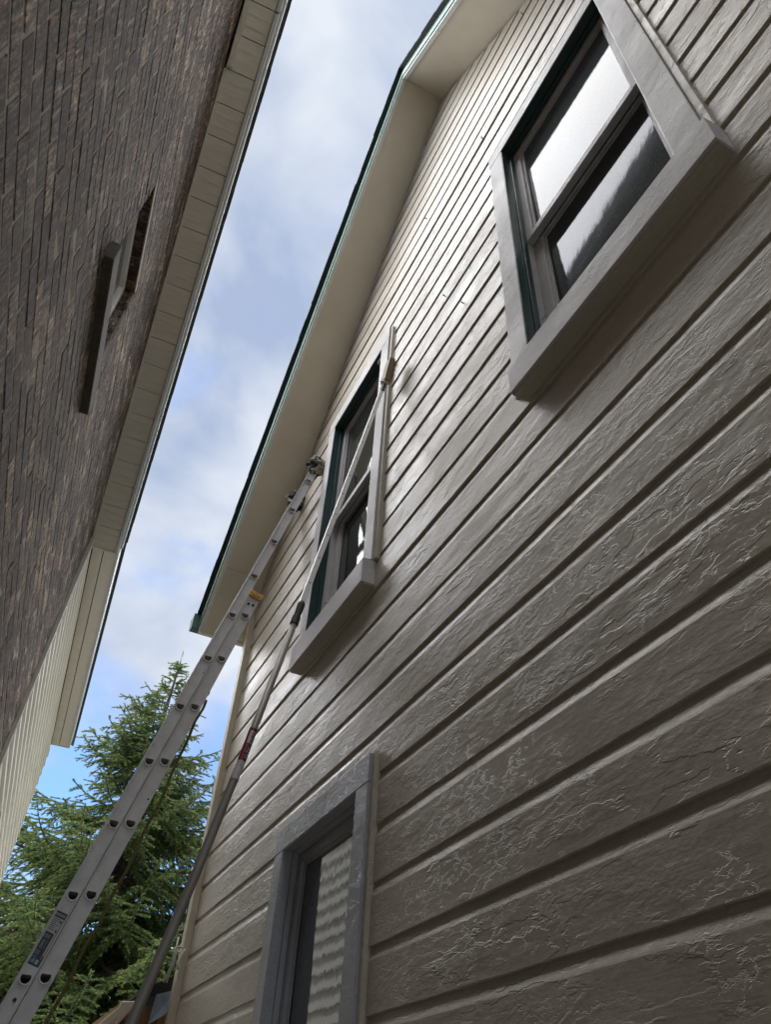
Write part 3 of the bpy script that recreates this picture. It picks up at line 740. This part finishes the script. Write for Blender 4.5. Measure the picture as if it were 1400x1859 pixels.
# hauling rope behind the rails
rp = [(.66, 3.66, 3.49), (.615, 3.66, 3.282), (.556, 3.655, 2.941), (.476, 3.66, 2.567), (.418, 3.665, 2.337), (.347, 3.66, 2.035), (.22, 3.65, 1.45), (.02, 3.65, .70), (-.10, 3.65, .22)]
m = MB(); fine = []
for a, b in zip(rp[:-1], rp[1:]):
    for i in range(8): fine.append(Vector(a).lerp(Vector(b), i/8)+Vector((.004*math.sin(len(fine)*.9), .004*math.cos(len(fine)*.7), 0)))
m.tube(fine, .0075, 8); m.build('hauling_rope', 'rope_fibre', lad, smooth=True)
m = MB(); p = Vector((.652, 3.66, 3.53)); m.tube([p-Yv*.010, p+Yv*.010], .016, 14); m.build('pulley', 'black_rubber', lad)
for y in (3.452, 3.856):       # ladder shoes on the ground
    m = MB(); p = lp(B0, -4.0, 0, y); m.box(p.x-.05, p.x+.05, p.y-.035, p.y+.035, 0.004, .055); m.build('shoe', 'black_rubber', lad, bevel=.008)

# ------------------------------------------------------------------ painter's extension pole with brush
pole = thing('painters_pole', 'grey painting pole with white rod leaning from the ground to the cream wall', 'pole', (-.02, 1.88, 0))
P_b = Vector((-.03, 1.875, .015)); P1 = Vector((.368, 2.03, 1.86)); P2 = Vector((.519, 2.09, 2.53)); P3 = Vector((.633, 2.155, 3.10)); P4 = Vector((.650, 2.165, 3.185)); PT = Vector((.955, 2.315, 4.775))
pts = [P_b, Vector((.18, 1.955, 1.0)), P1, P1.lerp(P2, .5)+Vector((.004, 0, 0)), P2, P3]
m = MB(); m.tube(pts, [.0140, .0138, .0132, .0126, .0122, .0118], 18); m.build('tube', 'pole_tube', pole, smooth=True)
ax = (P3-P2).normalized(); s1 = P2.lerp(P3, -.02); s2 = s1+ax*.115; s0 = s1-ax*.062
m = MB(); m.tube([s1, s2], .01285, 20, caps=False); stk = m.build('sticker', 'sticker_red', pole, smooth=True)
# printed marks on the sticker, on the side that faces the camera
toc = (EYE-s1); toc = (toc-ax*toc.dot(ax)).normalized(); sid = ax.cross(toc).normalized()
def curved(m, a0, a1, t0_, t1_, r, mi=0, n=4):
    b = len(m.v)
    for i in range(n+1):
        t = a0+(a1-a0)*i/n; dvec = toc*math.cos(t)+sid*math.sin(t)
        m.v += [tuple(s1+ax*t0_+dvec*r), tuple(s1+ax*t1_+dvec*r)]
    for i in range(n): m.quadface((b+2*i, b+2*i+2, b+2*i+3, b+2*i+1), mi)
m = MB(); curved(m, .25, 1.35, .004, .112, .01295); m.build('sticker_band', 'sticker_black', stk)
m = MB()
for i in range(10):
    t = .010+i*.0098; curved(m, .38+random.uniform(-.03, .03), .95+random.uniform(-.05, .05), t, t+.0022, .01302)
    if i % 3 != 1: curved(m, .38, .60, t+.0022, t+.0066, .01302)
    if i % 2: curved(m, .78, .95, t+.0022, t+.0066, .01302)
curved(m, -.45, .20, .060, .104, .01298); m.build('sticker_mark', 'sticker_silver', stk)
m = MB(); m.tube([s0, s1-ax*.001], .01275, 20, caps=False); m.build('silver_label', 'sticker_silver', pole, smooth=True)
ax2 = (P4-P3).normalized()
m = MB(); m.tube([P3-ax2*.03, P3-ax2*.026, P3+ax2*.012, P3+ax2*.016, P4-ax2*.012, P4], [.0125, .0155, .0155, .0125, .0145, .0125], 14); m.build('locking_collar', 'black_rubber', pole)
# white square rod with holes
dr = (PT-P4).normalized(); ra = dr.cross(Vector((1, 0, 0))).normalized(); rb = dr.cross(ra).normalized(); Lr = (PT-P4).length
m = MB(); m.obox(P4, dr, ra, rb, (-.02, Lr), (-.0105, .0105), (-.0105, .0105)); rod = m.build('square_rod', 'white_alu', pole, bevel=.0015)
faces = [v for v in (ra, -ra, rb, -rb)]; fc = max(faces, key=lambda v: v.dot((EYE-P4).normalized()))
for i in range(11):
    m = MB(); p = P4+dr*(.10+i*.143)+fc*.0102; m.tube([p, p+fc*.0009], .0032, 8); m.build('rod_hole', 'black_rubber', rod)
# threaded tip, bracket and the wooden brush block with bristles against the wall
tip = PT+dr*.085
m = MB(); m.tube([PT-dr*.01, PT+dr*.03, PT+dr*.034, PT+dr*.07, tip], [.0125, .0135, .0105, .0125, .0105], 10); m.build('tip_thread', 'black_rubber', pole)
blob(tip+dr*.012, .021, 5, 'paint_lump', 'cable_white', pole, (1, .9, 1.1))
bd = Vector((.03, -.34, 1)).normalized(); bn = Vector((1, 0, -.04)).normalized(); bs = bd.cross(bn).normalized(); bo = tip+dr*.022
brush_off = Vector((.0, 0, 0))
m = MB(); m.obox(bo, bd, bs, bn, (.0, .150), (-.034, .034), (-.016, .016)); blk = m.build('brush_block', 'brush_wood', pole, bevel=.004)
m = MB()
for i in range(320):
    a = random.uniform(.004, .148); s_ = random.uniform(-.033, .033); p = bo+bd*a+bs*s_+bn*.015; L = random.uniform(.022, .034)
    sp = bd*random.gauss(.004, .006)+bs*random.gauss(0, .006)+bn*L; t = bs*.0022
    b = len(m.v); m.v += [tuple(p-t), tuple(p+t), tuple(p+sp)]; m.quadface((b, b+1, b+2))
m.build('bristles', 'bristle', blk)

# ------------------------------------------------------------------ back porch roof beyond the corner
por = thing('back_porch', 'low porch roof with black felt and blue-grey flashing beside the house corner', 'porch', (1.1, 5.5, 0))
def quadbox(m, p, t):
    """thin slab: 4 corners plus a thickness vector"""
    t = Vector(t); m.hexa([*(tuple(Vector(x)) for x in p), *(tuple(Vector(x)+t) for x in p)])
m = MB(); quadbox(m, [(.855, 4.74, 2.325), (1.09, 4.74, 2.455), (1.09, 7.2, 2.455), (.855, 7.2, 2.325)], (0, 0, .018)); quadbox(m, [(1.091, 4.74, 2.455), (3.2, 4.74, 3.1), (3.2, 7.2, 3.1), (1.091, 7.2, 2.455)], (0, 0, .018)); m.build('felt_roof', 'felt_black', por)
m = MB(); quadbox(m, [(.86, 4.735, 2.318), (1.07, 4.735, 2.36), (1.07, 4.735, 2.45), (.86, 4.735, 2.325)], (0, .02, 0)); m.build('felt_edge', 'felt_black', por)
m = MB(); quadbox(m, [(.925, 4.655, 2.195), (1.035, 4.655, 2.268), (1.05, 4.70, 2.372), (.945, 4.70, 2.335)], (.004, .012, .002)); m.build('flashing', 'flashing_blue', por)
m = MB(); m.box(.99, 3.0, 4.76, 4.80, 1.9, 2.30); m.build('gable_board', 'raw_wood', por)
m = MB(); quadbox(m, [(.55, 4.70, 1.985), (.795, 4.70, 2.235), (.795, 4.70, 2.285), (.55, 4.70, 2.035)], (0, .03, 0)); quadbox(m, [(.775, 4.695, 2.19), (.86, 4.695, 2.19), (.86, 4.695, 2.295), (.775, 4.695, 2.283)], (0, .04, 0)); m.build('barge_board', 'cream_board', por, bevel=.003)
m = MB(); m.tube([(.79, 4.67, 2.17), (.815, 4.665, 2.205), (.838, 4.665, 2.242), (.846, 4.668, 2.256)], [.016, .0175, .016, .008], 12); m.build('rafter_tail', 'maroon_paint', por, smooth=True)
m = MB(); m.box(.80, 3.1, 4.82, 7.1, 2.1, 2.30); m.build('roof_beam', 'raw_wood', por)
for (x, y) in ((.9, 4.9), (.9, 7.0), (3.0, 7.0)):
    m = MB(); m.box(x-.05, x+.05, y-.05, y+.05, 0, 2.12); m.build('post', 'cream_board', por)

cab = thing('tied_cable', 'white cable tied in a loop round the corner board above the porch', 'cable', (1.0, 4.65, 2.3))
c0 = Vector((.995, 4.60, 2.54))
m = MB(); m.tube([c0+Vector((math.cos(t)*.036, math.sin(t)*.05+.03, .006*math.sin(3*t))) for t in [i*.42 for i in range(16)]], .0042, 7); m.build('loop', 'cable_white', cab, smooth=True)
for i, (dx, dz, e) in enumerate(((-.02, .0, -.05), (-.012, .004, -.035), (.02, 0, .012), (.026, .002, .005))):
    m = MB(); m.tube([c0+Vector((dx, -.014, .05 if i == 0 else .0)), c0+Vector((dx-.004, -.018, -.03)), c0+Vector((e*.55, -.016, -.08)), c0+Vector((e, -.012, -.165 if i < 2 else -.10))], .0045 if i < 2 else .0035, 7); m.build('strand', 'cable_white', cab, smooth=True)

# ------------------------------------------------------------------ spruces
def spruce(name, label, loc, H, slope, rmax, zmin, seed, lush=1.0, group='spruce trees behind the houses', gap=.16, bare_top=1.0):
    r = np.random.default_rng(seed); o = thing(name, label, 'tree', loc, group=group, local=True)
    m = MB(); m.tube([(.05*math.sin(z*.8), .05*math.cos(z*.6), z) for z in np.linspace(0, H-.1, 14)], list(np.linspace(.022*H, .012, 14)), 9); m.build('trunk', 'bark', o, smooth=True)
    V = []; Fv = []; br = MB(); trunk = lambda z: np.array([.05*math.sin(z*.8), .05*math.cos(z*.6), z])
    def needles(p0, p1, dens, size, tipv):
        d = p1-p0; L = np.linalg.norm(d)
        if L < 1e-4: return
        d = d/L; a = np.cross(d, [0, 0, 1.]); a = a/(np.linalg.norm(a)+1e-6); b = np.cross(a, d)
        n = max(4, int(L*dens)); ts = r.random(n); ang = r.random(n)*6.283; ln = size*(.6+.6*r.random(n))
        base = p0+np.outer(ts*L, d); out = np.outer(np.cos(ang), a)+np.outer(np.sin(ang)*.75, b)
        tipp = base+out*ln[:, None]*.72+d*ln[:, None]*.75
        sd = np.cross(out, d)*.0072*(.8+.6*r.random(n))[:, None]+d*.002
        V.append(np.stack([base-sd, base+sd, tipp], 1).reshape(-1, 3))
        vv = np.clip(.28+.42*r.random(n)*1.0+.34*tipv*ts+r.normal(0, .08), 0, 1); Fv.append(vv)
        # leader needle cap
    z = zmin
    while z < H-.12:
        dz = gap*(.75+.5*r.random()); rad = min(rmax, slope*(H-z)**1.14)
        rad *= min(1, .45+.55*(H-z)/1.6); nb_ = 5 if z > H-1.6 else 6
        if z > H-.7: nb_ = 4
        for b_ in range(nb_):
            az = r.random()*6.283; L = rad*(.62+.55*r.random()); zz = z+r.normal(0, .05)
            upn = .62*max(0, 1-(H-zz)/2.2)-.16+r.normal(0, .07); sag = .22+.12*r.random()
            N = max(4, int(L/.10)); pts_ = []
            for i in range(N+1):
                t = i/N; rr_ = L*t; h = upn*rr_-sag*L*(t-.0)*(1-t)*1.1+.18*L*t**3
                aa = az+.10*math.sin(t*3+seed+b_); pts_.append(trunk(zz)+np.array([math.cos(aa)*rr_, math.sin(aa)*rr_, h]))
            br.tube([tuple(p) for p in pts_], [max(.004, .014*L*(1-i/N)+.003) for i in range(N+1)], 5)
            hue = r.normal(0, .06)
            for i in range(N):
                t = (i+.5)/N
                p0, p1 = pts_[i], pts_[i+1]; d = p1-p0; d = d/np.linalg.norm(d)
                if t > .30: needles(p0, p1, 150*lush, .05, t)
                if t < .16: continue
                sidev = np.cross(d, [0, 0, 1.]); sidev /= np.linalg.norm(sidev)+1e-6
                for sg in (-1, 1):
                    if r.random() < .10: continue
                    l2 = (L*.34*(1-t)+.10+.07*r.random())*(.8+.4*r.random()); l2 = min(l2, .55)
                    dd = d*.62+sidev*sg*.78+np.array([0, 0, -.16-.34*r.random()]); dd /= np.linalg.norm(dd)
                    q0 = p0+(p1-p0)*r.random(); n2 = max(2, int(l2/.07)); cur = q0
                    for j in range(n2):
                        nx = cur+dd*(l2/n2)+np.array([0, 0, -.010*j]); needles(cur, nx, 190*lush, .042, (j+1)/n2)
                        if n2 > 2 and j < n2-1 and r.random() < .85:
                            s3 = np.cross(dd, [0, 0, 1.]); s3 /= np.linalg.norm(s3)+1e-6
                            for g3 in (-1, 1):
                                if r.random() < .25: continue
                                d3 = dd*.66+s3*g3*.7+np.array([0, 0, -.30*r.random()]); d3 /= np.linalg.norm(d3)
                                needles(nx, nx+d3*(.05+.09*r.random()), 190*lush, .038, 1.)
                        cur = nx
        z += dz
    needles(trunk(H-.45), trunk(H)+np.array([0, 0, .12]), 160, .05, .6)
    bo_ = br.build('branches', 'bark', o); bo_['kind'] = 'stuff'
    Va = np.concatenate(V); Fa = np.concatenate(Fv); nf = len(Fa)
    me = bpy.data.meshes.new('crown'); me.vertices.add(len(Va)); me.vertices.foreach_set('co', Va.astype(np.float32).ravel())
    me.loops.add(nf*3); me.loops.foreach_set('vertex_index', np.arange(nf*3, dtype=np.int32))
    me.polygons.add(nf); me.polygons.foreach_set('loop_start', np.arange(0, nf*3, 3, dtype=np.int32)); me.polygons.foreach_set('loop_total', np.full(nf, 3, dtype=np.int32))
    at = me.attributes.new('var', 'FLOAT', 'FACE'); at.data.foreach_set('value', Fa.astype(np.float32))
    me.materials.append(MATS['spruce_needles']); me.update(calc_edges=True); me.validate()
    c_ = bpy.data.objects.new('crown', me); col.objects.link(c_); c_.parent = o; c_['kind'] = 'stuff'
    print('SPRUCE', name, nf)
    return o
spruce('spruce_tree', 'tall dark green spruce behind the ladder, its thin tip against the sky', (1.66, 13.0, 0), 9.05, .50, 2.75, 1.7, 3, gap=.125, lush=1.5)
spruce('spruce_tree', 'small bright spruce at the lower left, partly hidden by the ladder foot', (.10, 11.2, 0), 3.75, .60, 1.2, .6, 11, gap=.12, lush=1.3)

# ------------------------------------------------------------------ grey roofed house far behind
far = thing('far_house', 'distant house with grey roof glimpsed through the spruce at the left edge', 'house', (-1.0, 46, 0))
m = MB(); m.box(-6.5, 5.5, 42, 52, 0, 7.2); m.build('wall', 'far_wall', far)
m = MB()
m.v += [(-7, 41.4, 7.0), (6, 41.4, 7.0), (6, 52.6, 7.0), (-7, 52.6, 7.0), (-3.8, 47, 11.4), (1.2, 47, 11.4)]
for f in ((0, 1, 5, 4), (1, 2, 5), (2, 3, 4, 5), (3, 0, 4), (3, 2, 1, 0)): m.quadface(f)
m.build('roof', 'slate', far)
for x in (-4.5, -1, 2.5):
    m = MB(); m.box(x, x+1.2, 41.95, 42.02, 3.6, 5.2); wf = m.build('window', 'white_vinyl', far)
    m = MB(); m.box(x+.1, x+1.1, 41.93, 41.949, 3.7, 5.1); m.build('pane', 'glass_plain', wf)
